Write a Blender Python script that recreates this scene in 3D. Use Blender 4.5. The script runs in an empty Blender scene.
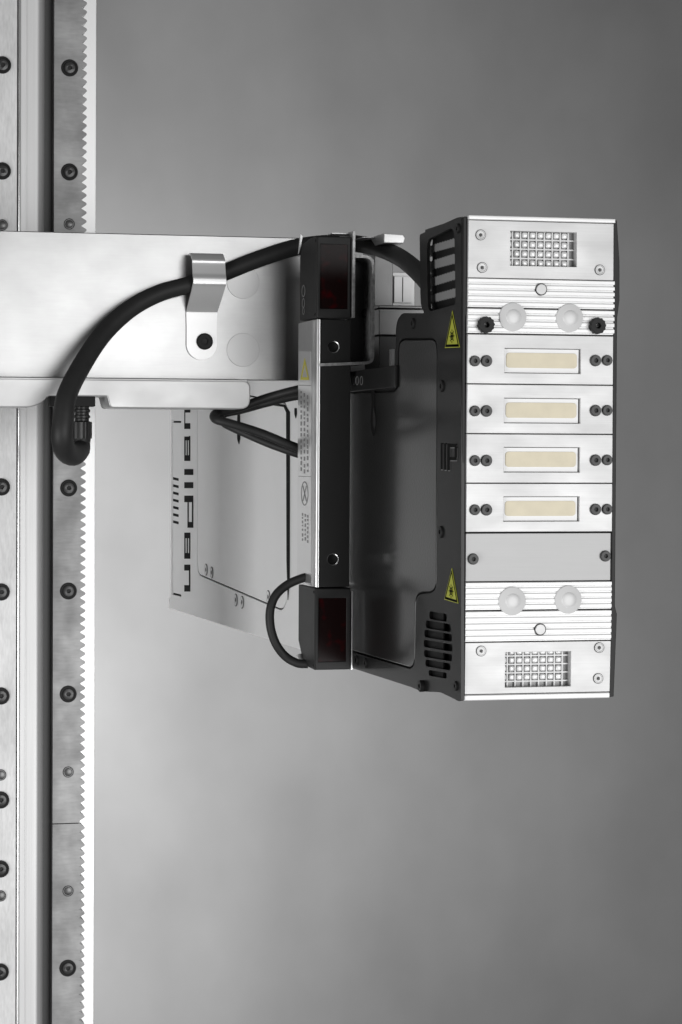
import bpy, bmesh, math, random
from mathutils import Vector, Matrix, geometry
random.seed(7)
R = math.radians
C = bpy.context.scene.collection
scn = bpy.context.scene

# ------------------------------------------------------------------ camera
CAM_F, CAM_CX, CAM_CY = 2000.0, 130.0, 512.0          # focal length and principal point, in pixels of the 682 x 1024 frame
CAM_POS = Vector((0, 0, 1.3))
ROT = Matrix.Rotation(-math.atan(380 / 2000), 3, 'Z') @ Matrix.Rotation(R(90 - 1.575), 3, 'X') @ Matrix.Rotation(R(0.19), 3, 'Z')
cam_data = bpy.data.cameras.new('camera')
cam_data.sensor_width = 36
cam_data.lens = CAM_F / 1024 * 36
cam_data.shift_x = (341 - CAM_CX) / 1024
cam_data.clip_end = 60
cam = bpy.data.objects.new('camera', cam_data)
C.objects.link(cam)
cam.matrix_world = Matrix.Translation(CAM_POS) @ ROT.to_4x4()
scn.camera = cam

# ------------------------------------------------------------------ world, lamps, exposure
world = bpy.data.worlds.new('World')
scn.world = world
world.use_nodes = True
world.node_tree.nodes['Background'].inputs[0].default_value = (0.5, 0.5, 0.5, 1)
world.node_tree.nodes['Background'].inputs[1].default_value = 0.23

def softbox(name, loc, target, w, h, power, spread=180):
    l = bpy.data.lights.new(name, 'AREA')
    l.shape = 'RECTANGLE'; l.size = w; l.size_y = h; l.energy = power
    l.spread = R(spread)
    o = bpy.data.objects.new(name, l); C.objects.link(o)
    o.location = loc
    o.rotation_euler = (Vector(target) - Vector(loc)).to_track_quat('-Z', 'Y').to_euler()
    return o
softbox('softbox_front', (1.7, -0.9, 0.78), (0.45, 2.4, 1.02), 2.4, 2.6, 28, 90)
softbox('softbox_left', (-1.9, 1.0, 0.35), (0.3, 2.75, 0.9), 1.5, 1.6, 62)
softbox('backdrop_light', (-0.15, 4.1, 0.7), (0.95, 5.2, 0.8), 1.0, 2.0, 60, 135)

scn.view_settings.view_transform = 'Standard'
scn.view_settings.look = 'None'
scn.view_settings.exposure = 0
scn.view_settings.gamma = 1
scn.cycles.max_bounces = 8
scn.cycles.use_denoising = True

# ------------------------------------------------------------------ pixel -> place
def ray(px, py):
    return (ROT @ Vector(((px - CAM_CX) / CAM_F, -(py - CAM_CY) / CAM_F, -1))).normalized()
def P(px, py, Y):                       # the point seen at a pixel, on the upright plane at depth Y
    d = ray(px, py); return CAM_POS + d * (Y / d.y)
def S(px, py, X):                       # the same on a side plane at X
    d = ray(px, py); return CAM_POS + d * (X / d.x)
YF = 2.0                                # front of the print head
XS = P(461, 458, YF).x                  # left side of the print head
XR = P(615.5, 458, YF).x
YB, YA, YG = 2.36, 2.50, 2.75           # sensor bar, arm, gantry
mm = 0.001

# ------------------------------------------------------------------ materials
def nodes(m):
    m.use_nodes = True
    return m.node_tree, m.node_tree.nodes['Principled BSDF']
def material(name, col, metal=0.0, rough=0.5, spec=0.5, coat=0.0, coat_rough=0.1, var=0.0, var_scale=(8, 8, 8),
             grain=0.0, grain_scale=(200, 200, 200), rough_var=0.0, bump=0.0, bump_scale=400.0, aniso=0.0, scratch=0.0):
    m = bpy.data.materials.new(name)
    nt, b = nodes(m)
    if not isinstance(col, tuple): col = (col, col, col)
    b.inputs['Base Color'].default_value = (*col, 1)
    b.inputs['Metallic'].default_value = metal
    b.inputs['Roughness'].default_value = rough
    b.inputs['Specular IOR Level'].default_value = spec
    b.inputs['Coat Weight'].default_value = coat
    b.inputs['Coat Roughness'].default_value = coat_rough
    b.inputs['Anisotropic'].default_value = aniso
    N, L = nt.nodes.new, nt.links.new
    geo = N('ShaderNodeNewGeometry')
    def noise(scale, detail=4, s=1.0):
        mp = N('ShaderNodeVectorMath'); mp.operation = 'MULTIPLY'
        mp.inputs[1].default_value = scale
        L(geo.outputs['Position'], mp.inputs[0])
        n = N('ShaderNodeTexNoise'); n.inputs['Scale'].default_value = s; n.inputs['Detail'].default_value = detail
        L(mp.outputs[0], n.inputs['Vector'])
        return n.outputs['Fac']
    def rng(src, lo, hi, a=0.3, c=0.7):
        r = N('ShaderNodeMapRange'); r.inputs['From Min'].default_value = a; r.inputs['From Max'].default_value = c
        r.inputs['To Min'].default_value = lo; r.inputs['To Max'].default_value = hi
        L(src, r.inputs['Value']); return r.outputs[0]
    fac = None
    if var: fac = rng(noise(var_scale), 1 - var, 1 + var)
    if grain:
        g = rng(noise(grain_scale, 6), 1 - grain, 1 + grain)
        if fac is None: fac = g
        else:
            mu = N('ShaderNodeMath'); mu.operation = 'MULTIPLY'; L(fac, mu.inputs[0]); L(g, mu.inputs[1]); fac = mu.outputs[0]
    if fac is not None:
        v = N('ShaderNodeVectorMath'); v.operation = 'SCALE'; v.inputs[0].default_value = col
        L(fac, v.inputs['Scale']); L(v.outputs[0], b.inputs['Base Color'])
    if rough_var:
        L(rng(noise(var_scale if var else (9, 9, 9), 5, 1.3), rough - rough_var, rough + rough_var), b.inputs['Roughness'])
    if bump or scratch:
        bp = N('ShaderNodeBump'); bp.inputs['Strength'].default_value = bump or scratch
        bp.inputs['Distance'].default_value = 0.0006
        L(noise((bump_scale,) * 3 if bump else grain_scale, 3), bp.inputs['Height']); L(bp.outputs[0], b.inputs['Normal'])
    return m
M = {}
M['arm'] = material('milled_aluminium', 0.34, 0.92, 0.31, var=0.13, var_scale=(11, 11, 15), grain=0.02, grain_scale=(30, 30, 500))
M['block_disc'] = material('plug_aluminium', 0.315, 0.92, 0.32)
M['flange'] = material('cast_aluminium', 0.52, 0.4, 0.42, var=0.06, var_scale=(14, 14, 20), rough_var=0.06)
M['rail_plate'] = material('ground_aluminium', 0.55, 0.35, 0.5, var=0.1, var_scale=(20, 20, 9), grain=0.09, grain_scale=(420, 420, 90), rough_var=0.06)
M['profile'] = material('extruded_aluminium', 0.55, 0.4, 0.45, var=0.05, var_scale=(40, 40, 4), grain=0.03, grain_scale=(900, 900, 8))
M['rack'] = material('rack_steel', 0.27, 0.4, 0.5, var=0.22, var_scale=(26, 26, 22), rough_var=0.08, grain=0.08, grain_scale=(60, 60, 320))
M['white_strip'] = material('white_edge', 0.93, 0.5, 0.42)
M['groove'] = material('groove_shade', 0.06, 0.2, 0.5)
M['panel'] = material('brushed_panel', 0.50, 0.3, 0.46, var=0.07, var_scale=(13, 13, 30), grain=0.04, grain_scale=(12, 12, 900), rough_var=0.06)
M['panel_blank'] = material('dull_blank_panel', 0.42, 0.25, 0.55, var=0.03, var_scale=(10, 10, 24), grain=0.02, grain_scale=(12, 12, 900))
M['fin'] = material('bright_fin_aluminium', 0.72, 0.2, 0.45, var=0.04, var_scale=(20, 20, 60))
M['steel'] = material('polished_steel', 0.82, 1.0, 0.18, rough_var=0.06)
M['clip'] = material('bent_steel_strap', 0.68, 0.5, 0.36, var=0.03, var_scale=(20, 20, 20))
M['bracket'] = material('bracket_steel', 0.30, 0.7, 0.38, var=0.35, var_scale=(160, 160, 160))
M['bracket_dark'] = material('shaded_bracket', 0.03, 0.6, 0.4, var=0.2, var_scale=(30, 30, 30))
M['block'] = material('mount_block', 0.12, 0.7, 0.35, var=0.08, var_scale=(30, 30, 30))
M['black'] = material('black_powder_coat', 0.011, 0.0, 0.4, spec=0.08, coat=0.26, coat_rough=0.12, bump=0.05, bump_scale=420)
M['door_black'] = material('black_powder_coat_door', 0.006, 0.0, 0.3, spec=0.2, coat=0.7, coat_rough=0.15, bump=0.3, bump_scale=330)
M['black_plain'] = material('black_inner', 0.006, 0.0, 0.6, spec=0.2)
M['black_edge'] = material('black_edge_strip', 0.012, 0.0, 0.5, spec=0.25)
M['black_bolt'] = material('black_oxide_bolt', 0.012, 0.0, 0.45, spec=0.15)
M['grey_bolt'] = material('dark_grey_screw', 0.035, 0.0, 0.5, var=0.15, var_scale=(300, 300, 300))
M['bolt_cap'] = material('dark_bolt_cap', 0.05, 0.5, 0.35)
M['socket'] = material('socket_dark', 0.004, 0.0, 0.6)
M['rubber'] = material('black_rubber_cable', 0.017, 0.0, 0.55, spec=0.3, var=0.12, var_scale=(60, 60, 60))
M['plastic'] = material('black_plastic', 0.012, 0.0, 0.38, spec=0.4)
M['sensor'] = material('sensor_housing', 0.018, 0.0, 0.5, spec=0.3, var=0.08, var_scale=(60, 60, 60))
M['bar_side'] = material('bar_aluminium', 0.72, 0.9, 0.3, grain=0.03, grain_scale=(900, 900, 10))
M['bar_front'] = material('bar_anodised_black', 0.013, 0.0, 0.5, spec=0.25, var=0.15, var_scale=(30, 30, 6))
M['label_plate'] = material('silver_label', 0.72, 0.7, 0.3)
M['label_ink'] = material('label_ink', 0.22, 0.3, 0.4)
M['fan'] = material('fan_plastic', 0.2, 0.0, 0.5)
M['light_box'] = material('light_grey_paint', 0.74, 0.1, 0.42, spec=0.5, var=0.03, var_scale=(5, 5, 5), coat=0.3, coat_rough=0.3)
M['light_door'] = material('light_grey_paint_door', 0.74, 0.15, 0.4, spec=0.5, var=0.04, var_scale=(5, 5, 5), coat=0.3, coat_rough=0.3)
M['ink'] = material('black_ink', 0.008, 0.0, 0.7, spec=0.05)
M['frost'] = material('frosted_plastic', 0.56, 0.0, 0.6, spec=0.3)
M['frost_center'] = material('frosted_centre', 0.62, 0.0, 0.35)
M['nozzle_frame'] = material('white_nozzle_frame', 0.74, 0.0, 0.4)
M['nozzle'] = material('beige_nozzle_strip', (0.60, 0.54, 0.40), 0.0, 0.45, var=0.05, var_scale=(60, 60, 60))
M['led'] = material('led_lens', 0.66, 0.0, 0.15, spec=0.7, coat=1.0, coat_rough=0.05)
M['led_board'] = material('led_board', 0.22, 0.2, 0.4)
M['led_rib'] = material('led_grid_rib', 0.55, 0.1, 0.4)
M['yellow'] = material('yellow_warning_film', (0.38, 0.40, 0.035), 0.0, 0.45)
M['yellow_dim'] = material('yellow_warning_print', (0.42, 0.38, 0.04), 0.0, 0.4)
M['paper'] = material('grey_backdrop_paper', 0.215, 0.0, 0.9, spec=0.1, var=0.11, var_scale=(1.9, 1.9, 1.5), grain=0.05, grain_scale=(4, 4, 3))

def glass_material():
    m = bpy.data.materials.new('dark_red_window')
    nt, b = nodes(m)
    b.inputs['Roughness'].default_value = 0.2
    b.inputs['Specular IOR Level'].default_value = 0.08
    N, L = nt.nodes.new, nt.links.new
    geo = N('ShaderNodeNewGeometry')
    n = N('ShaderNodeTexNoise'); n.inputs['Scale'].default_value = 75; n.inputs['Detail'].default_value = 1
    L(geo.outputs['Position'], n.inputs['Vector'])
    cr = N('ShaderNodeValToRGB')
    cr.color_ramp.elements[0].position = 0.56; cr.color_ramp.elements[0].color = (0.008, 0.003, 0.003, 1)
    cr.color_ramp.elements[1].position = 0.78; cr.color_ramp.elements[1].color = (0.035, 0.001, 0.002, 1)
    L(n.outputs['Fac'], cr.inputs[0]); L(cr.outputs[0], b.inputs['Base Color'])
    return m
M['window'] = glass_material()

# ------------------------------------------------------------------ building helpers
WL = {}                                                   # where each object stands
def tag(o, label, cat, group=None):
    o['label'] = label; o['category'] = cat
    if group: o['group'] = group
def thing(name, loc, label, cat, group=None):
    o = bpy.data.objects.new(name, None); C.objects.link(o)
    o.empty_display_size = 0.02
    o.location = loc; WL[o.name] = Vector(loc); tag(o, label, cat, group); return o
def finish(bm, sharp=30):
    bmesh.ops.remove_doubles(bm, verts=bm.verts, dist=1e-6)
    bmesh.ops.recalc_face_normals(bm, faces=bm.faces)
def link(name, bm, mat, parent=None, sharp=50, smooth=True, flatten=True):
    finish(bm)
    c = Vector((0, 0, 0))
    for v in bm.verts: c += v.co
    c /= max(1, len(bm.verts))
    for v in bm.verts: v.co -= c
    me = bpy.data.meshes.new(name)
    bm.to_mesh(me); bm.free()
    mats = mat if isinstance(mat, (list, tuple)) else [mat]
    for k in mats: me.materials.append(M[k])
    if smooth:
        for p in me.polygons: p.use_smooth = True
        me.set_sharp_from_angle(angle=R(sharp))
    o = place(name, me, c, parent)
    if smooth and flatten:
        w = o.modifiers.new('even_normals', 'WEIGHTED_NORMAL'); w.keep_sharp = True; w.weight = 100
    return o
def place(name, me, c, parent=None):
    o = bpy.data.objects.new(name, me); C.objects.link(o)
    if parent is not None:
        o.parent = parent; o.location = c - WL[parent.name]
    else: o.location = c
    WL[o.name] = Vector(c)
    return o

def plate_bm(outer, holes, vec, bevel=0.0, bm=None, segs=2):
    """A flat plate: outline and holes (lists of world points), thickened along vec."""
    own = bm is None
    bm2 = bmesh.new()
    loops = [list(outer)] + [list(h) for h in holes]
    tris = geometry.tessellate_polygon(loops)
    allp = [p for l in loops for p in l]
    a = [bm2.verts.new(p) for p in allp]
    b = [bm2.verts.new(Vector(p) + vec) for p in allp]
    if holes:
        for t in tris:
            try: bm2.faces.new([a[i] for i in t]); bm2.faces.new([b[i] for i in reversed(t)])
            except ValueError: pass
    else:
        n = len(outer)
        bm2.faces.new(a[:n]); bm2.faces.new(list(reversed(b[:n])))
    k = 0
    rim = []
    for l in loops:
        n = len(l)
        for i in range(n):
            j = (i + 1) % n
            f = bm2.faces.new([a[k + i], a[k + j], b[k + j], b[k + i]])
        for i in range(n):
            j = (i + 1) % n
            e = bm2.edges.get((a[k + i], a[k + j]))
            if e: rim.append(e)
        k += n
    bmesh.ops.recalc_face_normals(bm2, faces=bm2.faces)
    if bevel:
        try: bmesh.ops.bevel(bm2, geom=rim, offset=bevel, segments=segs, profile=0.5, affect='EDGES', clamp_overlap=True)
        except Exception: pass
    if own: return bm2
    tmp = bpy.data.meshes.new('t'); bm2.to_mesh(tmp); bm2.free(); bm.from_mesh(tmp); bpy.data.meshes.remove(tmp)
    return bm
def rounded(pts, r, n=5):
    out = []
    N_ = len(pts)
    for i in range(N_):
        p = Vector(pts[i]); a = Vector(pts[i - 1]); b = Vector(pts[(i + 1) % N_])
        rr = r[i] if isinstance(r, (list, tuple)) else r
        if rr <= 0: out.append(p); continue
        da, db = (a - p), (b - p)
        ra = min(rr, da.length * 0.48); rb = min(rr, db.length * 0.48)
        s, e = p + da.normalized() * ra, p + db.normalized() * rb
        for k in range(n + 1):
            t = k / n
            w = (1 - t) ** 2, 2 * t * (1 - t), t * t
            m = s * w[0] + p * w[1] + e * w[2]
            c2 = (s * (1 - t) + e * t)
            out.append(m * 0.82 + (m * 0.18 if True else c2))
    return out
def inset(pts, d, ax):
    """Shrink a planar outline by d; ax = the two in-plane axes (indices)."""
    u, v = ax; n = len(pts)
    area = sum(pts[i][u] * pts[(i + 1) % n][v] - pts[(i + 1) % n][u] * pts[i][v] for i in range(n))
    s = 1 if area > 0 else -1
    out = []
    for i in range(n):
        p, a, b = pts[i], pts[i - 1], pts[(i + 1) % n]
        e1 = Vector((p[u] - a[u], p[v] - a[v])); e2 = Vector((b[u] - p[u], b[v] - p[v]))
        if e1.length < 1e-9 or e2.length < 1e-9: out.append(Vector(p)); continue
        e1.normalize(); e2.normalize()
        n1 = Vector((-e1.y, e1.x)) * s; n2 = Vector((-e2.y, e2.x)) * s
        m = n1 + n2
        if m.length < 1e-6: m = n1
        m.normalize()
        k = d / max(0.4, m.dot(n1))
        q = Vector(p); q[u] += m.x * k; q[v] += m.y * k; out.append(q)
    return out
def box_bm(a, b, bevel=0.0, bm=None, segs=2):
    x0, x1 = sorted((a[0], b[0])); y0, y1 = sorted((a[1], b[1])); z0, z1 = sorted((a[2], b[2]))
    own = bm is None
    b2 = bmesh.new()
    bmesh.ops.create_cube(b2, size=1)
    for v in b2.verts:
        v.co = Vector(((x0 + x1) / 2 + v.co.x * (x1 - x0), (y0 + y1) / 2 + v.co.y * (y1 - y0), (z0 + z1) / 2 + v.co.z * (z1 - z0)))
    if bevel: bmesh.ops.bevel(b2, geom=list(b2.edges), offset=bevel, segments=segs, profile=0.5, affect='EDGES')
    if own: return b2
    tmp = bpy.data.meshes.new('t'); b2.to_mesh(tmp); b2.free(); bm.from_mesh(tmp); bpy.data.meshes.remove(tmp)
    return bm
def frame_of(axis):
    n = Vector(axis).normalized()
    up = Vector((0, 0, 1)) if abs(n.z) < 0.9 else Vector((0, 1, 0))
    u = up.cross(n).normalized(); v = n.cross(u)
    return u, v, n
def ring_pts(c, axis, r, n=28, ph=0.0, rr=None):
    u, v, _ = frame_of(axis)
    return [Vector(c) + u * math.cos(ph + i * math.tau / n) * (rr(i) if rr else r) + v * math.sin(ph + i * math.tau / n) * (rr(i) if rr else r) for i in range(n)]
def lathe_bm(c, axis, prof, n=28, bm=None):
    """prof: list of (radius, height along axis)"""
    if bm is None: bm = bmesh.new()
    u, v, w = frame_of(axis); c = Vector(c)
    rows = []
    for r, h in prof:
        if r < 1e-7: rows.append([bm.verts.new(c + w * h)])
        else: rows.append([bm.verts.new(c + w * h + (u * math.cos(i * math.tau / n) + v * math.sin(i * math.tau / n)) * r) for i in range(n)])
    for a, b in zip(rows, rows[1:]):
        for i in range(n):
            j = (i + 1) % n
            if len(a) == 1 and len(b) == 1: continue
            if len(a) == 1: bm.faces.new((a[0], b[i], b[j]))
            elif len(b) == 1: bm.faces.new((a[i], a[j], b[0]))
            else: bm.faces.new((a[i], a[j], b[j], b[i]))
    return bm
def smooth_path(pts, n=10):
    P_ = [Vector(p) for p in pts]
    P_ = [P_[0] * 2 - P_[1]] + P_ + [P_[-1] * 2 - P_[-2]]
    out = []
    for i in range(1, len(P_) - 2):
        a, b, c, d = P_[i - 1:i + 3]
        for k in range(n):
            t = k / n
            out.append(0.5 * ((2 * b) + (c - a) * t + (2 * a - 5 * b + 4 * c - d) * t * t + (3 * b - a - 3 * c + d) * t ** 3))
    out.append(P_[-2]); return out
def tube_bm(pts, r, n=20, bm=None, caps=True):
    if bm is None: bm = bmesh.new()
    rad = r if callable(r) else (lambda t: r)
    u = None; rows = []
    for i, p in enumerate(pts):
        t = (pts[min(i + 1, len(pts) - 1)] - pts[max(i - 1, 0)]).normalized()
        if u is None: u = t.orthogonal().normalized()
        u = (u - t * u.dot(t)).normalized(); w = t.cross(u)
        rr = rad(i / (len(pts) - 1))
        rows.append([bm.verts.new(p + (u * math.cos(k * math.tau / n) + w * math.sin(k * math.tau / n)) * rr) for k in range(n)])
    for a, b in zip(rows, rows[1:]):
        for k in range(n):
            bm.faces.new((a[k], a[(k + 1) % n], b[(k + 1) % n], b[k]))
    if caps: bm.faces.new(rows[0]); bm.faces.new(rows[-1])
    return bm
_cache = {}
def piece(name, key, build, mat, c, parent):
    """One object per piece; alike pieces share a mesh built round the origin."""
    key = (key, mat if isinstance(mat, str) else tuple(mat))
    if key not in _cache:
        bm = build(); finish(bm)
        me = bpy.data.meshes.new(name); bm.to_mesh(me); bm.free()
        for k in ([mat] if isinstance(mat, str) else mat): me.materials.append(M[k])
        for p in me.polygons: p.use_smooth = True
        me.set_sharp_from_angle(angle=R(32))
        _cache[key] = me
    return place(name, _cache[key], Vector(c), parent)
O0 = Vector((0, 0, 0))
AXF, AXS = (0, -1, 0), (-1, 0, 0)

def socket_screw(c, axis, r, parent, mat='black_bolt', name='bolt', h=0.003, flat=False):
    """Screw with a hexagon socket; c is on the surface."""
    a = Vector(axis)
    def head():
        bm = bmesh.new()
        u, v, w = frame_of(axis)
        rs = r * 0.42
        out = ring_pts(w * (h - 0.0006), axis, r * 0.93)
        hole = ring_pts(w * (h - 0.0006), axis, rs, 6)
        # top face with hexagon hole
        plate_bm([p + w * 0.0006 for p in ring_pts(w * (h - 0.0006), axis, r * 0.9)], [[p + w * 0.0006 for p in hole]], -w * (h + 0.002), 0.0004, bm, 1)
        lathe_bm(O0, axis, [(r, -0.002), (r, h - 0.0012), (r * 0.9, h - 0.0001)], bm=bm)
        return bm
    o = piece(name, ('sock', round(r, 5), axis, h), head, mat, c, parent)
    return o
def with_socket(o, c, axis, r, h):
    def deep():
        _, _, w = frame_of(axis)
        return lathe_bm(O0, axis, [(r * 0.46, h * 0.25), (0, h * 0.25 - 0.0003)], 12)
    piece('socket', ('deep', round(r, 5), axis, h), deep, 'socket', c, o)
def bolt(c, axis, r, parent, mat='black_bolt', name='bolt', h=0.003, socket=True):
    o = socket_screw(c, axis, r, parent, mat, name, h)
    o.rotation_euler = Vector(axis) * random.uniform(-1, 1)
    if socket: with_socket(o, c, axis, r, h)
    return o
def countersunk(c, axis, r, parent, mat='panel'):
    """Pale countersunk screw: raised rim line, dish and star recess."""
    def b():
        bm = bmesh.new()
        lathe_bm(O0, axis, [(r, 0.0), (r, 0.0008), (r * 0.86, 0.0008), (r * 0.84, -0.0002), (r * 0.8, 0.0004), (r * 0.4, 0.0002), (r * 0.36, -0.002), (0, -0.002)], 24, bm)
        return bm
    o = piece('screw', ('cs', round(r, 5), axis), b, mat, Vector(c) + Vector(axis) * 0.0004, parent)
    def ring():
        return lathe_bm(O0, axis, [(r * 1.0, 0.0), (r * 1.0, 0.0007), (r * 1.13, 0.0007), (r * 1.13, 0.0)], 24)
    piece('washer', ('csr', round(r, 5), axis), ring, 'grey_bolt', Vector(c) + Vector(axis) * 0.0002, o)
    def cr():
        u, v, w = frame_of(axis); bm = bmesh.new()
        star = ring_pts(w * 0.0009, axis, 1, 12, rr=lambda i: r * (0.42 if i % 2 else 0.22))
        plate_bm(star, [], -w * 0.0006, 0, bm); return bm
    piece('socket', ('css', round(r, 5), axis), cr, 'grey_bolt', Vector(c) + Vector(axis) * 0.0002, o)
    return o

def text_bm(s, origin, u, v, size, thick=0.0002, stretch=1.0):
    """Raised lettering: baseline along u, letter tops along v."""
    cu = bpy.data.curves.new('txt', 'FONT'); cu.body = s; cu.size = 1.0; cu.extrude = 0
    o = bpy.data.objects.new('txt', cu); C.objects.link(o)
    me = bpy.data.meshes.new_from_object(o)
    bm = bmesh.new(); bm.from_mesh(me)
    bpy.data.objects.remove(o); bpy.data.curves.remove(cu); bpy.data.meshes.remove(me)
    u = Vector(u).normalized(); v = Vector(v).normalized()
    for w in bm.verts:
        w.co = Vector(origin) + u * w.co.x * size * stretch + v * w.co.y * size
    return bm
def merge(bms):
    out = bmesh.new()
    for b in bms:
        tmp = bpy.data.meshes.new('t'); b.to_mesh(tmp); b.free(); out.from_mesh(tmp); bpy.data.meshes.remove(tmp)
    return out

# ================================================================== backdrop
bm = bmesh.new()
rows = []
for k in range(25):                                    # hanging paper, sweeping forward at the bottom
    t = k / 24
    if t < 0.7: y, z = 5.2, 4.5 - t / 0.7 * 5.6
    else:
        a = (t - 0.7) / 0.3 * R(90); y, z = 5.2 - 1.2 * (1 - math.cos(a)), -1.1 - 1.2 * math.sin(a)
    rows.append([bm.verts.new((x, y, z)) for x in (-5, 0, 6)])
for a, b in zip(rows, rows[1:]):
    for i in range(2): bm.faces.new((a[i], a[i + 1], b[i + 1], b[i]))
bd = link('backdrop', bm, 'paper'); bd['kind'] = 'structure'
bd['label'] = 'plain grey studio backdrop paper behind the machine'

# ================================================================== gantry column
g = thing('gantry_column', P(50, 1000, YG), 'tall aluminium linear rail column with toothed rack and black bolts', 'rail')
TOPY, BOTY = -70, 1094
def column(x0, x1, Y, depth, bevel=0.0005, y0=TOPY, y1=BOTY, xz=500):
    a = P(x0, xz, Y); b = P(x1, xz, Y)
    return box_bm((a.x, Y, P(x0, y0, Y).z), (b.x, Y + depth, P(x0, y1, Y).z), bevel)
link('clamp_plate', column(-60, 16.6, YG - 0.03, 0.05, 0.0012), 'rail_plate', g)
link('edge_strip', column(17.4, 19.6, YG - 0.028, 0.05, 0.0006), 'steel', g)
# guide profile with a rounded right flank
bm = bmesh.new()
prof = []
xa, xb = P(20.2, 500, YG - 0.034).x, P(45.6, 500, YG - 0.0).x
for k in range(13):
    t = k / 12; prof.append((xa + (xb - xa) * t, YG - 0.036 + (0.0 if t < 0.55 else 0.055 * ((t - 0.55) / 0.45) ** 2.4)))
prof += [(xb, YG + 0.05), (xa, YG + 0.05)]
z0, z1 = P(30, TOPY, YG).z, P(30, BOTY, YG).z
plate_bm([Vector((x, y, z0)) for x, y in prof], [], Vector((0, 0, z1 - z0)), 0, bm)
link('guide_profile', bm, 'profile', g)
for k, xx in enumerate((25.5,)):
    link('profile_rib', column(xx, xx + 0.8, YG - 0.0368, 0.003, 0), 'profile', g)
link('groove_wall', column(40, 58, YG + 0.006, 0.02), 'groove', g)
link('column_back', column(-60, 82, YG + 0.052, 0.06, 0.001), 'profile', g)
link('white_backing_strip', column(60, 95, YG + 0.026, 0.022, 0.0006), 'white_strip', g)
# toothed racks, two lengths meeting at y = 822
pitch = (P(80, 508.6, YG).z - P(80, 517.2, YG).z) * -1
pitch = abs(pitch)
def rack(y0, y1, tooth0):
    xl, xr, xt = P(53.3, 500, YG - 0.01).x, P(80.6, 500, YG - 0.01).x, P(85.7, 500, YG - 0.01).x
    za, zb = P(70, y0, YG).z, P(70, y1, YG).z
    pts = [Vector((xl, YG - 0.01, za)), ]
    z = za
    pts.append(Vector((xr, YG - 0.01, za)))
    while z - pitch > zb:
        for f, x in ((0.03, 0.0), (0.12, 0.22), (0.34, 0.86), (0.43, 1.0), (0.57, 1.0), (0.66, 0.86), (0.88, 0.22), (0.97, 0.0)):
            pts.append(Vector((xr + (xt - xr) * x, YG - 0.01, z - pitch * f)))
        z -= pitch
    pts.append(Vector((xr, YG - 0.01, zb))); pts.append(Vector((xl, YG - 0.01, zb)))
    bm = plate_bm(pts, [], Vector((0, 0.028, 0)), 0.0)
    for f in list(bm.faces):
        if len(f.verts) > 20: bmesh.ops.triangulate(bm, faces=[f])
    return link('rack', bm, 'rack', g, smooth=False)
rk1 = rack(TOPY, 821.6, 0)
rk2 = rack(822.6, BOTY, 1)
def pin(px, py, Y, parent, r=6 * mm):
    def b():
        return lathe_bm(O0, AXF, [(r * 1.12, 0.0), (r * 1.12, 0.0006), (r * 0.98, 0.0006), (r * 0.96, -0.001), (r * 0.9, 0.0016), (r * 0.6, 0.0022), (0, 0.0024)], 24)
    o = piece('dowel_pin', ('pin', r), b, 'block', P(px, py, Y - 0.0002), parent)
    def ring(): return lathe_bm(O0, AXF, [(r * 1.28, 0), (r * 1.28, 0.0005), (r * 0.98, 0.0005), (r * 0.98, 0)], 24)
    piece('rim', ('pinr', r), ring, 'black_bolt', P(px, py, Y - 0.0002), o)
def rail_bolt(px, py, Y, parent):
    r = 11.8 * mm
    c = P(px, py, Y)
    def ring(): return lathe_bm(O0, AXF, [(r, 0), (r, 0.0009), (r * 0.92, 0.0012), (r * 0.82, 0.0010), (r * 0.8, 0.0003), (0, 0.0003)], 32)
    o = piece('bolt', ('rbr', r), ring, 'black_bolt', c, parent)
    def cap(): 
        bm = bmesh.new(); _, _, w = frame_of(AXF)
        rr = r * 0.62
        plate_bm(ring_pts(w * 0.003, AXF, rr), [ring_pts(w * 0.003, AXF, rr * 0.45, 6)], -w * 0.0042, 0.0012, bm)
        return bm
    hd = piece('bolt_head', ('rbc', r), cap, 'bolt_cap', c, o)
    hd.rotation_euler = (0, random.uniform(-1, 1), 0)
    def sk(): return lathe_bm(O0, AXF, [(r * 0.32, 0.0004), (0, 0.0004)], 12)
    piece('socket', ('rbs', r), sk, 'socket', c, o)
def lean(y): return (500 - y) * 0.0024
for y in (68, 172, 488, 591, 694): rail_bolt(68.6 + lean(y), y, YG - 0.01, rk1)
pin(69.2, 224, YG - 0.01, rk1); pin(68.2, 772, YG - 0.01, rk1)
pin(68.0, 891, YG - 0.01, rk2); rail_bolt(67.7, 968, YG - 0.01, rk2)
for y in (65, 171, 487, 592, 696, 800, 869, 972): rail_bolt(1.5 + lean(y), y, YG - 0.0312, g)
for y in (225, 775, 896): pin(1.5 + lean(y), y, YG - 0.0312, g)

# ================================================================== arm
arm = thing('crossbeam', P(120, 378, YA), 'horizontal milled aluminium crossbeam reaching from the rail to the print head', 'beam')
XE = XS - 0.001
def armpt(px, py, Y=YA): return P(px, py, Y)
zt, zb = P(0, 230.5, YA).z, P(0, 377.4, YA).z
x0 = P(-70, 300, YA).x
pl = box_bm((x0, YA, zt), (XE, YA + 0.022, zb), 0.0012)
link('face_plate', pl, 'arm', arm)
zfb = P(120, 408, YA - 0.04).z
zfr = P(120, 396.4, YA - 0.04).z
zft = P(120, 379.4, YA - 0.04).z
YFl = YA - 0.04
def fx(px): return P(px, 395, YFl).x
outl = [(x0, zft), (fx(250.5), zft), (fx(250.5), zfb), (fx(110), zfb), (fx(107), zfr), (fx(97), zfr), (fx(96.6), zfr), (fx(48), zfr), (fx(44), P(0, 401, YFl).z), (fx(33), zfb), (x0, zfb)]
pts = [Vector((x, YFl, z)) for x, z in outl]
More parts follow.
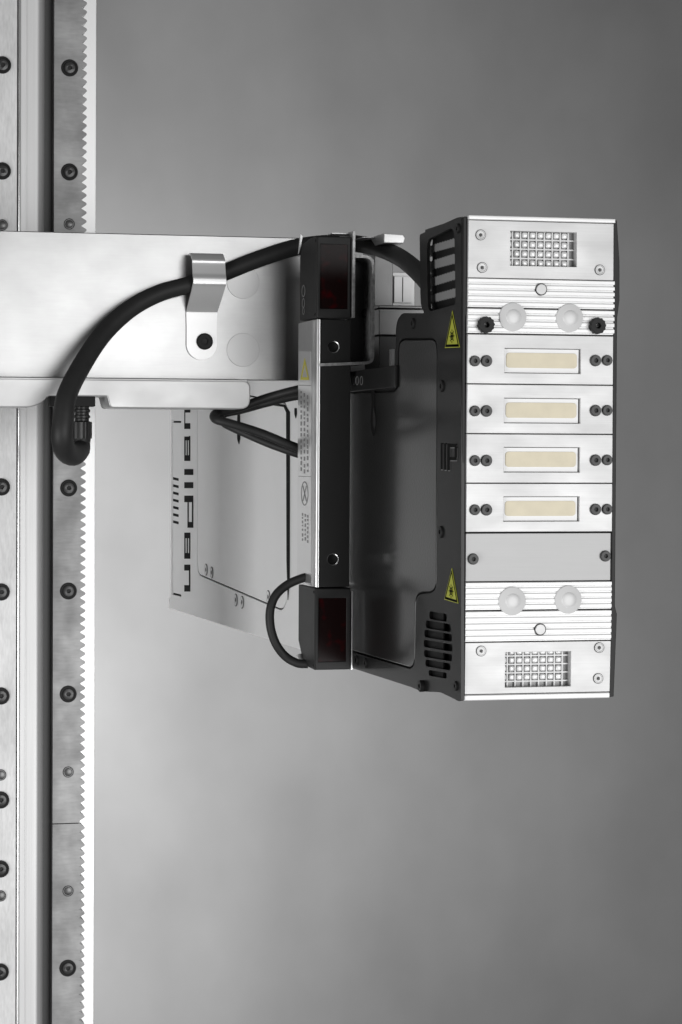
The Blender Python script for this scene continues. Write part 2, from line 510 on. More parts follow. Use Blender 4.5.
pts = rounded(pts, [0, 0.010, 0.013, 0.004, 0.002, 0, 0, 0.003, 0.006, 0.010, 0], 6)
link('flange', plate_bm(pts, [], Vector((0, 0.06, 0)), 0.0085, segs=6), 'flange', arm)
# pocket milled into the flange near its round end
tp = [Vector((fx(a), YFl - 0.0006, P(120, b, YFl).z)) for a, b in ((226, 386), (245, 383), (247, 390), (238, 394), (120, 397), (118, 395))]
# thin upper lip line
link('flange_lip', box_bm((x0, YFl - 0.003, zft - 0.0012), (fx(247), YFl + 0.01, zft + 0.0012), 0.0008), 'flange', arm)
for (cx_, cy_) in ((243, 282), (243, 350)):
    c = armpt(cx_, cy_)
    link('plug_disc', plate_bm(ring_pts(c + Vector((0, -0.0007, 0)), AXF, 17.2 / 0.8 * mm, 48), [], Vector((0, 0.002, 0)), 0.0003), 'block_disc', arm)
# notch piece beside the connector
link('socket_block', box_bm(P(50, 396, YFl + 0.012), P(93, 407, YFl + 0.03) , 0.001), 'black_plain', arm)

# ================================================================== cable clamp
def strap(px_c, label, dx=0.0, Yb=YA, sc=1.0, full=True, ytop=254, ref=None):
    return None
clampY = YA
ck = thing('cable_clamp', P(205, 344, YA), 'bent shiny metal strap bolted to the crossbeam, holding down the cable', 'clamp')
# profile in (py at arm plane, stand-off): hook over the cable, slope down, flat foot
prof = [(254.5, 0.012), (255.5, 0.021), (260.5, 0.030), (263, 0.0325), (266, 0.0325), (274, 0.0350), (277, 0.0362), (280, 0.0385), (283, 0.0390), (287, 0.0385), (288.6, 0.0345), (300, 0.0205), (311.5, 0.0045), (313.5, 0.0032), (330, 0.003), (344, 0.003), (353, 0.003)]
pp = smooth_path([Vector((0, -s, P(205, y, YA).z)) for y, s in prof], 4)
bm = bmesh.new()
def half(z):                                              # half width in metres, narrower at the slope, semicircle at the foot
    py = 0
    zf = P(205, 344.5, YA).z; rfoot = 0.0198
    if z > zf: 
        return 0.0212 if z > P(205, 286, YA).z else 0.0212 - 0.0014 * min(1, (P(205, 286, YA).z - z) / 0.05)
    return math.sqrt(max(0.0, rfoot ** 2 - (zf - z) ** 2))
zf = P(205, 344.5, YA).z
zs = [(p.y, p.z) for p in pp if p.z > zf + 0.001]
for k in range(13):
    a = k / 12 * R(88); zs.append((-0.003, zf - 0.0198 * math.sin(a)))
cxm = P(203, 300, YA).x
rows = []
for i, (y, z) in enumerate(zs):
    h = half(z); off = 0.0 if z > P(205, 290, YA).z else -0.0022 * min(1, (P(205, 290, YA).z - z) / 0.03)
    if i == 0: h *= 0.86
    j0, j1 = max(0, i - 1), min(len(zs) - 1, i + 1)
    t = Vector((0, zs[j1][0] - zs[j0][0], zs[j1][1] - zs[j0][1])).normalized()
    nrm = Vector((0, t.z, -t.y));  nrm = -nrm if nrm.y > 0 else nrm
    f = Vector((cxm + off, YA + y, z)); th = 0.0028
    rows.append([bm.verts.new(f + Vector((-h, 0, 0))), bm.verts.new(f + Vector((h, 0, 0))), bm.verts.new(f + Vector((h, 0, 0)) - nrm * th), bm.verts.new(f + Vector((-h, 0, 0)) - nrm * th)])
for a, b in zip(rows, rows[1:]):
    for k in range(4): bm.faces.new((a[k], a[(k + 1) % 4], b[(k + 1) % 4], b[k]))
bm.faces.new(rows[0]); bm.faces.new(rows[-1])
link('strap', bm, 'clip', ck, sharp=40)
bolt(P(204.5, 341.5, YA - 0.0032), AXF, 10.6 * mm, ck, 'black_bolt', 'bolt', 0.0035)

# a second clamp, seen edge on above the notch
ck2 = thing('cable_clamp', P(388, 250, 2.42), 'small bright strap over the cable just right of the upper sensor', 'clamp')
b1 = P(379, 235, 2.40); b2 = P(400, 245, 2.40)
bm = bmesh.new()
pr = [(0, 0), (0.002, 0.004), (0.006, 0.006), (0.024, 0.005), (0.027, 0.0)]
pts2 = [Vector((b1.x + 0.0, 2.38, b2.z)), Vector((b1.x, 2.38, b1.z)), Vector((b2.x - 0.003, 2.38, b1.z - 0.001)), Vector((b2.x, 2.38, b1.z - 0.005)), Vector((b2.x - 0.002, 2.38, b2.z))]
link('strap', plate_bm(pts2, [], Vector((0, 0.05, 0)), 0.001), 'clip', ck2)
link('tab', box_bm(P(362, 237.5, 2.41), P(379, 240, 2.44), 0.0006), 'clip', ck2)

# ================================================================== print head
ph = thing('print_head', P(540, 698, YF), 'tall print head with black side cover and silver front of four nozzle strips', 'print head')
def fp(px, py, d=0.0): return P(px, py, YF - d)
def frect(x0, y0, x1, y1, d=0.0):
    # edges follow the face's own width
    return [fp(x0, y0, d), fp(x1, y0, d), fp(x1, y1, d), fp(x0, y1, d)]
def wz(py): return P(540, py, YF).z
def wx(px): return P(px, 458, YF).x
XL = wx(465.6); XRi = wx(611.8)
def fbox(px0, py0, px1, py1, d0, d1, bevel=0.0006, bm=None, X0=None, X1=None):
    return box_bm((wx(px0) if X0 is None else X0, YF - d0, wz(py0)), (wx(px1) if X1 is None else X1, YF - d1, wz(py1)), bevel, bm)
# chassis behind the fronts
Yn = S(421, 300, XS).y                  # back of the tall front block
Ym = S(396, 340, XS).y                  # back of the middle height zone
Ye = S(318, 500, XS).y                  # end of the black housing
link('chassis', box_bm((XL + 0.006, YF + 0.016, wz(222)), (XRi - 0.004, Yn - 0.004, wz(694)), 0.001), 'black_plain', ph)
zM = S(404, 313, XS).z; zL = S(352, 371, XS).z
link('chassis_rear', box_bm((XS + 0.014, Yn - 0.006, S(411, 684, XS).z), (XR - 0.006, Ye - 0.002, zL - 0.004), 0.001), 'black_plain', ph)
link('chassis_step', box_bm((XS + 0.014, Yn - 0.006, zL - 0.006), (XR - 0.006, Ym - 0.004, zM - 0.003), 0.001), 'black_plain', ph)

# side cover (left)
def sp(px, py, d=0.0): return S(px, py, XS - d)
cover = [(461.6, 216.8), (457, 217.6), (419.6, 234.6), (420.5, 306), (424.5, 313.2), (402, 313), (396, 322), (395.2, 369.0), (352, 371.2), (318, 374.5),
         (318, 655.4), (352, 668), (411, 687), (421, 691.3), (440.6, 692.3), (459, 701.2), (461, 700)]
crn = [0.0, 0.002, 0.004, 0.012, 0.004, 0.010, 0.012, 0.002, 0, 0, 0, 0, 0.006, 0.010, 0.006, 0.003, 0]
co = rounded([sp(*p) for p in cover], crn, 5)
vent = rounded([sp(426.6, 240), sp(454.2, 226.5), sp(455.6, 304.5), sp(428, 315 - 3)], [0.014, 0.014, 0.006, 0.012], 6)
door = [(410, 338), (433.5, 337.6), (437.6, 344), (436.6, 588), (432, 593.5), (419, 594.2), (415.8, 600), (415, 664), (411, 669.5), (330, 645.5), (330, 392), (399.2, 391), (408, 389)]
door = [(372, 391.5), (398.5, 389.5), (405, 389), (405, 346), (409, 338), (433.5, 337.6), (437.6, 344), (436.6, 588), (432, 593.5), (419, 594.2), (415.8, 600), (415, 664), (411, 669.5), (330, 645.5), (330, 392)]
door = [(352, 391.5), (394, 389.8), (397.6, 386), (398.4, 343), (403, 338), (433.5, 337.6), (437.6, 344), (436.6, 588), (432, 593.5), (419, 594.2), (415.8, 600), (415, 664), (411, 669.5), (330, 645.5), (330, 392)]
do = rounded([sp(*p) for p in door], [0, 0.004, 0.004, 0.01, 0.008, 0.012, 0.012, 0.014, 0.012, 0.012, 0.012, 0.012, 0.012, 0, 0], 5)
slots = []
sl = [(435, 520, 342, 388), (418, 540, 386, 432), (411, 546, 432, 476), (408, 548, 481, 524), (409, 546, 530, 572), (416, 538, 577, 618), (432, 520, 628, 664)]
for a, b, c, d in sl:
    f = 4.871
    xa, xb = 340 + a / f, 340 + b / f
    ya, yb = 540 + (c + 4) / f, 540 + (d - 3) / f
    k = 0.31 * (xb - xa) * 0.55
    slots.append(rounded([sp(xa, ya), sp(xb, ya + k), sp(xb, yb + k), sp(xa, yb)], 0.0055, 4))
letter_holes = []
ax = (1, 2)
cv = plate_bm(co, [vent, do] + slots, Vector((0.0035, 0, 0)), 0.0011, segs=2)
cover_o = link('side_cover', cv, 'black', ph)
dr = plate_bm(inset(do, 0.0022, ax), [], Vector((0.003, 0, 0)), 0.0012, segs=2)
door_o = link('side_door', dr, 'door_black', ph)
link('seam_backing', box_bm((XS + 0.0042, S(437, 500, XS).y - 0.012, sp(411, 676).z), (XS + 0.006, Ye - 0.003, sp(404, 380).z), 0), 'black_plain', ph)
link('seam_backing', box_bm((XS + 0.0042, S(440, 500, XS).y, sp(404, 420).z), (XS + 0.0058, Ym - 0.004, sp(404, 330).z), 0), 'black_plain', ph)
# folded front edge of the cover: the black strip beside the silver face, bulging at top and bottom
def edge_strip(side):
    if side < 0: pts = [(461.8, 217), (467, 216.6), (467, 312), (465.6, 318), (465, 604), (463.6, 612), (462.6, 700.6), (459.4, 701.4), (458.8, 614), (460.6, 606), (461, 318), (461.4, 312)]
    else: pts = [(613.6, 219.2), (617.2, 220.6), (619.8, 262), (619.8, 300), (617.4, 318), (615.2, 606), (617.2, 614), (613.9, 696.5), (609.4, 697.5), (611.4, 606), (613.2, 318)]
    w = [P(a, b, YF - (0.001 if side < 0 else 0.0035)) for a, b in pts]
    if side < 0:
        for v in w: v.x = max(v.x, XS + 0.0002)
    return plate_bm(w, [], Vector((0, 0.10 if side > 0 else 0.012, 0)), 0.0009)
link('cover_edge', edge_strip(-1), 'black_edge', ph)
link('cover_edge', edge_strip(1), 'black_edge', ph)
link('right_cover', box_bm((XR - 0.004, YF + 0.10, wz(699)), (XR - 0.001, Ye, wz(372)), 0.001), 'black', ph)
link('right_cover', box_bm((XR - 0.0042, YF + 0.08, wz(372)), (XR - 0.0012, Yn, wz(220)), 0.001), 'black', ph)
link('top_cover', box_bm((XS + 0.004, YF + 0.006, wz(217.6)), (XR - 0.003, Yn, wz(221.5)), 0.001), 'black', ph)
# heat sink blades behind the vent
for k, (ra, rb, la, lb) in enumerate([(238, 244.6, 248, 253.4), (253.4, 261.6, 263.8, 270.2), (270.4, 277.6, 281, 287.4), (288.2, 295.4, 297.6, 303.4)]):
    bm = bmesh.new()
    A = [S(457, ra, XS + 0.010), S(457, rb, XS + 0.010)]; B = [S(424, la, XS + 0.010), S(424, lb, XS + 0.010)]
    n = 26; pts = []
    for i in range(n + 1): pts.append(A[0].lerp(B[0], i / n) + Vector((0, 0, (0.0011 if i % 2 else 0))))
    for i in range(n, -1, -1): pts.append(A[1].lerp(B[1], i / n) - Vector((0, 0, (0.0011 if i % 2 else 0))))
    plate_bm(pts, [], Vector((0.006, 0, -0.004)), 0, bm)
    link('heat_sink_blade', bm, 'fan', ph, smooth=False)
# fan behind the lower slots
fc = S(440, 645, XS + 0.020)
bm = lathe_bm(fc, AXS, [(0.012, 0.012), (0.011, 0.014), (0, 0.0145)], 20)
for k in range(7):
    a = k * math.tau / 7
    q = [Vector((fc.x - 0.010, fc.y + r_ * math.cos(a + s_), fc.z + r_ * math.sin(a + s_))) for r_, s_ in ((0.012, -0.25), (0.036, 0.05), (0.036, 0.62), (0.012, 0.35))]
    q[0].x += 0.005; q[1].x += 0.006
    f1 = [bm.verts.new(v) for v in q]; bm.faces.new(f1)
fan_o = link('fan', bm, 'fan', ph)
# side screws
for (a, b, r) in ((413, 323.5, 6.6), (442, 386, 7), (441.2, 532, 7), (458.2, 228.5, 5.5), (456, 686, 5.4), (357, 660, 6.2), (366, 663, 6.2)):
    bolt(sp(a, b, 0.0002), AXS, r * mm * 0.95, ph, 'black_edge', 'side_screw', 0.0018)
bolt(sp(422.5, 686, 0.001), AXS, 6.5 * mm, ph, 'black_bolt', 'side_screw', 0.004)
# upper ledge with stamped marks and the tear-drop hook slot
link('ledge', box_bm((XS - 0.003, S(398, 380, XS).y, sp(370, 390).z), (XS + 0.002, S(352.5, 380, XS).y, sp(352.5, 371.5).z), 0.0012), 'black', ph)
ts = [sp(373 + a, b, 0.0004) for a, b in ((-1.6, 391), (1.6, 391), (1.6, 404), (2.8, 424), (2.2, 432), (0.2, 436.5), (-1.8, 431), (-2.4, 422), (-1.4, 404))]
link('hook_slot', plate_bm(rounded(ts, 0.002, 3), [], Vector((0.001, 0, 0)), 0), 'ink', ph)
tg = [sp(373.6 + a, b, 0.0012) for a, b in ((0, 406), (1.4, 416), (1.6, 424), (0.4, 430), (-0.8, 424), (-0.8, 414))]
link('hook', plate_bm(tg, [], Vector((0.0008, 0, 0)), 0.0003), 'black_edge', ph)
for a in (354.4, 357.4, 361.6):
    c = sp(a, 380.6, 0.0034)
    link('stamped_mark', lathe_bm(c, AXS, [(0.0055, 0), (0.0055, 0.0005), (0.0046, 0.0005), (0.0046, 0)], 20), 'label_ink', ph)
# logo: two bars and a P
def strokes(rects, X, mat, name, parent, t=0.0006, r=0.0008):
    bms = []
    for (a, b, c, d) in rects:
        w = rounded([S(a, b, X - t), S(c, b, X - t), S(c, d, X - t), S(a, d, X - t)], r, 3)
        bms.append(plate_bm(w, [], Vector((t * 0.9, 0, 0)), 0))
    return link(name, merge(bms), mat, parent)
lx = [(440.6, 443, 442.5, 469.5), (444.2, 443.2, 446.0, 470), (447.7, 443.5, 449.6, 470.4), (449.4, 443.8, 456.4, 447.4), (454.6, 446.8, 456.8, 457.6), (449.4, 457.0, 456.4, 460.4)]
strokes([(a + 0.4, b + 1.0, c + 0.5, d + 0.8) for a, b, c, d in lx], XS, 'label_ink', 'logo_rim', ph, 0.0004)
strokes(lx, XS, 'ink', 'logo', ph, 0.0008)
# warning triangles on the cover
def warning(ap, bl, br, base):
    A, B, Cc = sp(*ap, 0.0005), sp(*bl, 0.0005), sp(*br, 0.0005)
    o = link('warning_sticker', plate_bm([A, Cc, B], [], Vector((0.0004, 0, 0)), 0), 'yellow', ph)
    cen = (A + B + Cc) / 3
    def sc(k, d): return [cen + (v - cen) * k + Vector((-d, 0, 0)) for v in (A, Cc, B)]
    link('black_border', plate_bm(sc(0.9, 0.0003), [sc(0.76, 0.0003)], Vector((0.0002, 0, 0)), 0), 'ink', o)
    c2 = cen + Vector((-0.0003, 0, -0.001))
    bms = [lathe_bm(c2, AXS, [(0.0042, 0), (0.0042, 0.0002), (0.0028, 0.0002), (0.0028, 0)], 16), lathe_bm(c2, AXS, [(0.0016, 0), (0.0016, 0.0003), (0, 0.0003)], 12)]
    for k in range(8):
        a = k * math.tau / 8
        d = Vector((0, math.cos(a), math.sin(a))); e = Vector((0, -d.z, d.y)) * 0.0005
        q = [c2 + d * 0.0052 + e, c2 + d * 0.0072 + e, c2 + d * 0.0072 - e, c2 + d * 0.0052 - e]
        bms.append(plate_bm([v - Vector((0.0002, 0, 0)) for v in q], [], Vector((0.0002, 0, 0)), 0))
    link('symbol', merge(bms), 'ink', o)
    w = [B.lerp(A, 0.02), Cc.lerp(A, 0.02), Cc.lerp(A, 0.09), B.lerp(A, 0.09)]
    w = [v.lerp(cen + Vector((0, 0, v.z - cen.z)), 0.08) - Vector((0.0003, 0, 0)) for v in w]
    link('text_band', plate_bm(w, [], Vector((0.0002, 0, 0)), 0), 'ink', o)
warning((452.2, 310.5), (444.8, 348), (459.8, 347.4), 0)
warning((451.8, 567.8), (444.2, 599.4), (458.2, 603.6), 0)

# ---- the silver front, part by part
link('top_trim', fbox(0, 217.2, 0, 221.6, 0.004, -0.012, 0.001, None, XL, XRi), 'fin', ph)
def panel_with_window(y0, y1, win, screws, name='lamp_panel'):
    wx0, wy0, wx1, wy1 = win
    outer = [Vector((XL, YF - 0.003, wz(y0))), Vector((XRi, YF - 0.003, wz(y0))), Vector((XRi, YF - 0.003, wz(y1))), Vector((XL, YF - 0.003, wz(y1)))]
    hole = [Vector((wx(a), YF - 0.003, wz(b))) for a, b in ((wx0, wy0), (wx1, wy0), (wx1, wy1), (wx0, wy1))]
    o = link(name, plate_bm(outer, [hole], Vector((0, 0.009, 0)), 0.0005), 'panel', ph)
    back = box_bm((wx(wx0) - 0.003, YF + 0.0065, wz(wy0) + 0.003), (wx(wx1) + 0.003, YF + 0.008, wz(wy1) - 0.003), 0)
    link('lamp_board', back, 'led_board', o)
    bms = []
    X0, X1, Z0, Z1 = wx(wx0), wx(wx1), wz(wy0), wz(wy1)
    nx, nz = 8, 4
    xe, ze = X1 - 0.006, Z1 + (0.004 if y0 > 500 else 0.0)
    px_, pz_ = (xe - X0 + 0.003) / nx, (Z0 - ze + 0.003) / nz
    xs0 = X0 - 0.004; zs0 = Z0 + (0.0045 if y0 > 500 else 0.0015)
    for i in range(nx + 1): bms.append(box_bm((xs0 + i * px_ - 0.0007, YF + 0.0035, Z0), (xs0 + i * px_ + 0.0007, YF + 0.0068, Z1), 0))
    for j in range(nz + 1):
        zz = zs0 - j * pz_
        if zz < Z1 + 0.001: continue
        bms.append(box_bm((X0, YF + 0.0037, zz - 0.0007), (X1, YF + 0.0068, zz + 0.0007), 0))
    link('grid_ribs', merge(bms), 'led_rib', o)
    def led():
        return box_bm((-0.0030, -0.003, -0.0030), (0.0030, 0.0028, 0.0030), 0.0017, segs=3)
    for i in range(nx):
        for j in range(nz):
            piece('lamp_lens', 'led', led, 'led', (xs0 + (i + 0.5) * px_, YF + 0.0045, zs0 - (j + 0.5) * pz_), o)
    for a, b in screws: countersunk(P(a, b, YF - 0.003), AXF, 5.0 * mm, o)
    return o
panel_with_window(222.2, 279.2, (507.6, 232, 573.6, 266.4), [(480.5, 235), (482, 267.6), (599.6, 270)])
panel_with_window(641.6, 692.6, (506, 651.6, 571.6, 686.4), [(481, 651), (599, 647.6), (598, 678.4)])
link('bottom_trim', fbox(0, 693.2, 0, 699.0, 0.004, -0.012, 0.0014, None, XL - 0.001, XRi - 0.001), 'fin', ph)
def finned(y0, y1, nf):
    """Ribbed aluminium strip: a comb profile drawn along X."""
    zt_, zb_ = wz(y0), wz(y1)
    p = (zt_ - zb_) / nf
    pr = [(YF + 0.010, zt_)]
    z = zt_
    for k in range(nf):
        pr += [(YF - 0.0035, z), (YF - 0.0042, z - p * 0.12), (YF - 0.0042, z - p * 0.62), (YF - 0.003, z - p * 0.72), (YF - 0.0031, z - p * 0.80), (YF - 0.0031, z - p * 0.90)]
        z -= p
    pr.append((YF + 0.010, zb_))
    xl = XL
    bm = plate_bm([Vector((xl, y, z)) for y, z in pr], [], Vector((XRi - xl - 0.0005, 0, 0)), 0)
    for f in list(bm.faces):
        if len(f.verts) > 8: bmesh.ops.triangulate(bm, faces=[f])
    return link('finned_strip', bm, 'fin', ph, sharp=20)
fs1 = finned(279.9, 308.8, 5)
fs2 = finned(309.8, 334.6, 4)
fs3 = finned(581.8, 609.6, 5)
fs4 = finned(610.6, 641.0, 5)
def button(px, py, parent):
    c = P(px, py, YF - 0.0042); r = 5.6 * mm
    o = piece('button', 'btn', lambda: lathe_bm(O0, AXF, [(r, -0.002), (r, 0.0012), (r * 0.92, 0.0018), (0, 0.002)], 28), 'panel', c, parent)
    piece('rim', 'btnr', lambda: lathe_bm(O0, AXF, [(r * 1.16, -0.001), (r * 1.16, 0.0008), (r, 0.0008), (r, -0.001)], 28), 'black_bolt', c, o)
button(541, 289.4, fs1); button(540, 629.4, fs4)
def disc(px, py, parent):
    c = P(px, py, YF - 0.0042); r = 15.0 * mm
    o = piece('frosted_disc', 'disc', lambda: lathe_bm(O0, AXF, [(r, -0.002), (r, 0.0008), (r * 0.97, 0.0013), (r * 0.6, 0.0022), (r * 0.5, 0.0023)], 44), 'frost', c, parent)
    piece('lens', 'lens', lambda: lathe_bm(O0, AXF, [(r * 0.56, 0.0020), (r * 0.5, 0.0030), (r * 0.35, 0.0038), (r * 0.15, 0.0041), (0, 0.0041)], 36), 'frost_center', c, o)
for a, b, o in ((512.6, 317, fs2), (569.4, 318, fs2), (512, 601, fs3), (568, 599.6, fs3)): disc(a, b, o)
def knob(px, py, parent):
    c = P(px, py, YF - 0.0042); r = 8.8 * mm
    def b():
        bm = plate_bm(ring_pts((0, -0.006, 0), AXF, r, 48, rr=lambda i: r * (1.0 if i % 4 < 2 else 0.92)), [ring_pts((0, -0.006, 0), AXF, r * 0.36, 6)], Vector((0, 0.008, 0)), 0.0006, segs=1)
        return bm
    o = piece('knob', 'knob', b, 'black_bolt', c, parent)
    piece('socket', 'knobs', lambda: lathe_bm(O0, AXF, [(r * 0.4, 0.0), (0, 0.0)], 12), 'socket', c, o)
knob(485, 325, fs2); knob(596.3, 326, fs2)
def module(y0, y1, wy0, wy1, sy):
    outer = [Vector((XL, YF - 0.003, wz(y0))), Vector((XRi, YF - 0.003, wz(y0))), Vector((XRi, YF - 0.003, wz(y1))), Vector((XL, YF - 0.003, wz(y1)))]
    hole = [Vector((wx(a), YF - 0.003, wz(b))) for a, b in ((503, wy0), (578.6, wy0), (578.6, wy1), (503, wy1))]
    o = link('nozzle_module', plate_bm(outer, [hole], Vector((0, 0.008, 0)), 0.0006), 'panel', ph)
    link('nozzle_frame', box_bm((hole[0].x + 0.0003, YF - 0.0005, hole[0].z - 0.0004), (hole[1].x - 0.0012, YF + 0.004, hole[2].z + 0.0004), 0.0004), 'nozzle_frame', o)
    zc0, zc1 = hole[0].z - 0.0046, hole[2].z + 0.0056
    w = rounded([Vector((hole[0].x + 0.0022, YF - 0.0012, zc0)), Vector((hole[1].x - 0.0034, YF - 0.0012, zc0)), Vector((hole[1].x - 0.0034, YF - 0.0012, zc1)), Vector((hole[0].x + 0.0022, YF - 0.0012, zc1))], 0.0042, 6)
    link('nozzle_strip', plate_bm(w, [], Vector((0, 0.001, 0)), 0.0003), 'nozzle', o)
    for a, r, dy in ((474.6, 5.7, 0), (486.2, 6.1, 0), (595.2, 6.1, -0.4), (606.8, 5.7, -0.6)):
        bolt(P(a, sy + dy, YF - 0.003), AXF, r * mm, o, 'grey_bolt', 'screw', 0.003)
module(335.4, 384.2, 348.8, 373.4, 361)
module(385.0, 433.6, 398.4, 423.2, 411)
module(434.4, 482.8, 447.4, 472.2, 460.6)
module(483.6, 531.6, 496.6, 521.2, 509.8)
bp_ = link('blank_panel', box_bm((XL + 0.0004, YF - 0.0015, wz(533.2)), (XRi - 0.0008, YF + 0.006, wz(580.8)), 0.0006), 'panel_blank', ph)
bolt(P(472.8, 559, YF - 0.0015), AXF, 5.9 * mm, bp_, 'grey_bolt', 'screw', 0.003)
bolt(P(605, 556, YF - 0.0015), AXF, 5.9 * mm, bp_, 'grey_bolt', 'screw', 0.003)

# ================================================================== rear box
rb = thing('rear_box', S(240, 628, XS), 'light grey control box with black lettering on its side, behind the dark bar', 'control box')
YR0, YR1 = Ye + 0.002, S(170.5, 500, XS).y
zRT = S(318, 345, XS).z
xb = XR - 0.004
link('case', box_bm((XS + 0.004, YR0, S(240, 624, XS).z), (xb, YR1 - 0.002, zRT - 0.002), 0.003), 'light_box', rb)
side = [S(318, 345, XS), Vector((XS, YR1, zRT)), S(170.5, 597, XS), S(169.0, 598, XS), S(169.0, 608, XS), S(318, 655.4, XS)]
rdoor = [S(197.4, 385, XS), S(288.6, 403, XS), S(288.0, 613.5, XS), S(197.4, 574.5, XS)]
rdo = rounded(rdoor, [0.02, 0.03, 0.05, 0.025], 8)
band = [S(171.8, 421, XS), S(181.0, 421, XS), S(181.0, 596.6, XS), S(171.8, 594.4, XS)]
link('side_plate', plate_bm(side, [rdo, band], Vector((0.0038, 0, 0)), 0.0012), 'light_box', rb)
link('door', plate_bm(inset(rdo, 0.0020, ax), [], Vector((0.003, 0, 0)), 0.001), 'light_door', rb)
link('side_band', plate_bm(inset([v + Vector((0.0012, 0, 0)) for v in band], 0.003, ax), [], Vector((0.002, 0, 0)), 0.001), 'light_door', rb)
link('seam_shadow_gap', plate_bm([v + Vector((0.0032, 0, 0)) for v in inset(rdo, -0.004, ax)], [], Vector((0.0004, 0, 0)), 0), 'ink', rb)
link('seam_shadow_gap', plate_bm([v + Vector((0.0035, 0, 0)) for v in inset(band, -0.003, ax)], [], Vector((0.0002, 0, 0)), 0), 'ink', rb)
# thick black gasket on the door's near edge
gk = [S(259, 402.6 - 1, XS - 0.001), S(284.6, 404.8, XS - 0.001), S(289.4, 412, XS - 0.001), S(289.2, 580, XS - 0.001), S(287.6, 600, XS - 0.001), S(286.4, 560, XS - 0.001), S(286.0, 412.6, XS - 0.001), S(283.6, 407.0, XS - 0.001), S(259, 403.6, XS - 0.001)]
link('gasket', plate_bm(gk, [], Vector((0.0008, 0, 0)), 0), 'ink', rb)
for k in range(7):
    y = 478 + 7.22 * k
    w = rounded([S(172.4, y - 1, XS - 0.0003), S(177.8, y + 0.4, XS - 0.0003), S(177.8, y + 3.0, XS - 0.0003), S(172.4, y + 1.6, XS - 0.0003)], 0.0015, 3)
    link('slot', plate_bm([v + Vector((0.0012, 0, 0)) for v in w], [], Vector((0.0005, 0, 0)), 0), 'ink', rb)
for a, b in ((206.2, 569.6), (211.8, 572.6), (236.0, 600), (242.2, 602.2), (268.5, 597)):
    countersunk(S(a, b, XS), AXS, 8.6 * mm, rb, 'light_box')
hs = [S(238.6 + a, b, XS - 0.0004) for a, b in ((-1.2, 409), (1.2, 409), (1.6, 438), (0.4, 445), (-1.4, 440), (-1.8, 430))]
link('hook_slot', plate_bm(rounded(hs, 0.003, 3), [], Vector((0.0003, 0, 0)), 0), 'ink', rb)
hs = [S(295.5 + a, b, XS - 0.0004) for a, b in ((-1.2, 408), (1.2, 408), (1.4, 414), (0.2, 419), (-1.2, 414))]
link('hook_slot', plate_bm(rounded(hs, 0.002, 3), [], Vector((0.0003, 0, 0)), 0), 'ink', rb)
# the word wallpen, reading downwards
wl = {
 'w': [(184.2, 394, 190, 399.4), (184.2, 408, 190, 412.6), (184.2, 423.2, 190, 429), (184.2, 394, 184.9, 429)],
 'a': [(184.2, 436.5, 190, 440.4), (184.2, 455.2, 190, 461), (184.2, 438, 185.3, 458), (188.8, 436, 190, 458), (186.6, 438, 187.5, 456)],
 'l': [(184.2, 469, 193, 475)],
 'l2': [(184.2, 482.2, 193, 488.2)],
 'p': [(184.2, 495.6, 193, 502.2), (187.4, 500, 188.4, 526), (191.8, 500, 193, 526), (187.4, 522, 193, 527.8)],
 'e': [(184.2, 532.6, 190, 538.2), (184.2, 553, 190, 558.8), (184.2, 535, 185.2, 556), (189, 535, 190, 556), (186.6, 538, 187.6, 556)],
 'n': [(184.2, 564.6, 190, 570.6), (184.2, 585.2, 190, 591.6), (188.9, 567, 190, 589)],
}
for k, rects in wl.items():
    strokes(rects, XS, 'ink', 'letter', rb, 0.0006, 0.0015)

# ================================================================== sensor bar with its sensors
br = thing('sensor_bar', P(333, 587, YB), 'upright black and silver bar between the two dark red sensors', 'sensor bar')
xl_, xr_ = P(315, 450, YB).x, P(350.2, 450, YB).x
zt_, zb_ = P(333, 319.6, YB).z, P(333, 587, YB).z
ybk = YB + 0.078
xe_ = P(320.2, 450, YB).x
# front skin with two round holes
out = [Vector((xe_, YB, zt_)), Vector((xr_, YB, zt_)), Vector((xr_, YB, zb_)), Vector((xe_, YB, zb_))]
h1, h2 = P(333.4, 347, YB), P(332.6, 559.4, YB)
link('front_skin', plate_bm(out, [ring_pts(h1, AXF, 6.6 * mm), ring_pts(h2, AXF, 6.6 * mm)], Vector((0, 0.004, 0)), 0.0008), 'bar_front', br)
for h in (h1, h2):
    link('hole_ring', lathe_bm(h, AXF, [(7.4 * mm, 0), (7.4 * mm, 0.0005), (6.5 * mm, 0.0003), (6.1 * mm, -0.006)], 28), 'steel', br)
    link('hole_floor', lathe_bm(h, AXF, [(6.5 * mm, -0.0052), (0, -0.0052)], 20), 'black_plain', br)
bm = box_bm((xl_ + 0.0035, YB + 0.006, zt_ - 0.0005), (xr_ - 0.001, ybk, zb_ + 0.0005), 0.001)
link('core', bm, 'bar_front', br)
# silver side profile: flat side, a shallow groove and a rounded front corner
pr = [(xl_ + 0.004, ybk), (xl_, ybk), (xl_, YB + 0.016), (xl_ + 0.0006, YB + 0.012), (xl_ + 0.002, YB + 0.010), (xl_ + 0.002, YB + 0.005), (xl_ + 0.0008, YB + 0.003), (xl_ + 0.0012, YB + 0.0005),
      (xl_ + 0.003, YB - 0.0012), (xe_ - 0.0012, YB - 0.0012), (xe_ - 0.0004, YB + 0.001), (xe_ - 0.0004, YB + 0.006), (xl_ + 0.004, YB + 0.006)]
bm = plate_bm([Vector((x, y, zt_)) for x, y in pr], [], Vector((0, 0, zb_ - zt_)), 0)
link('side_profile', bm, 'bar_side', br)
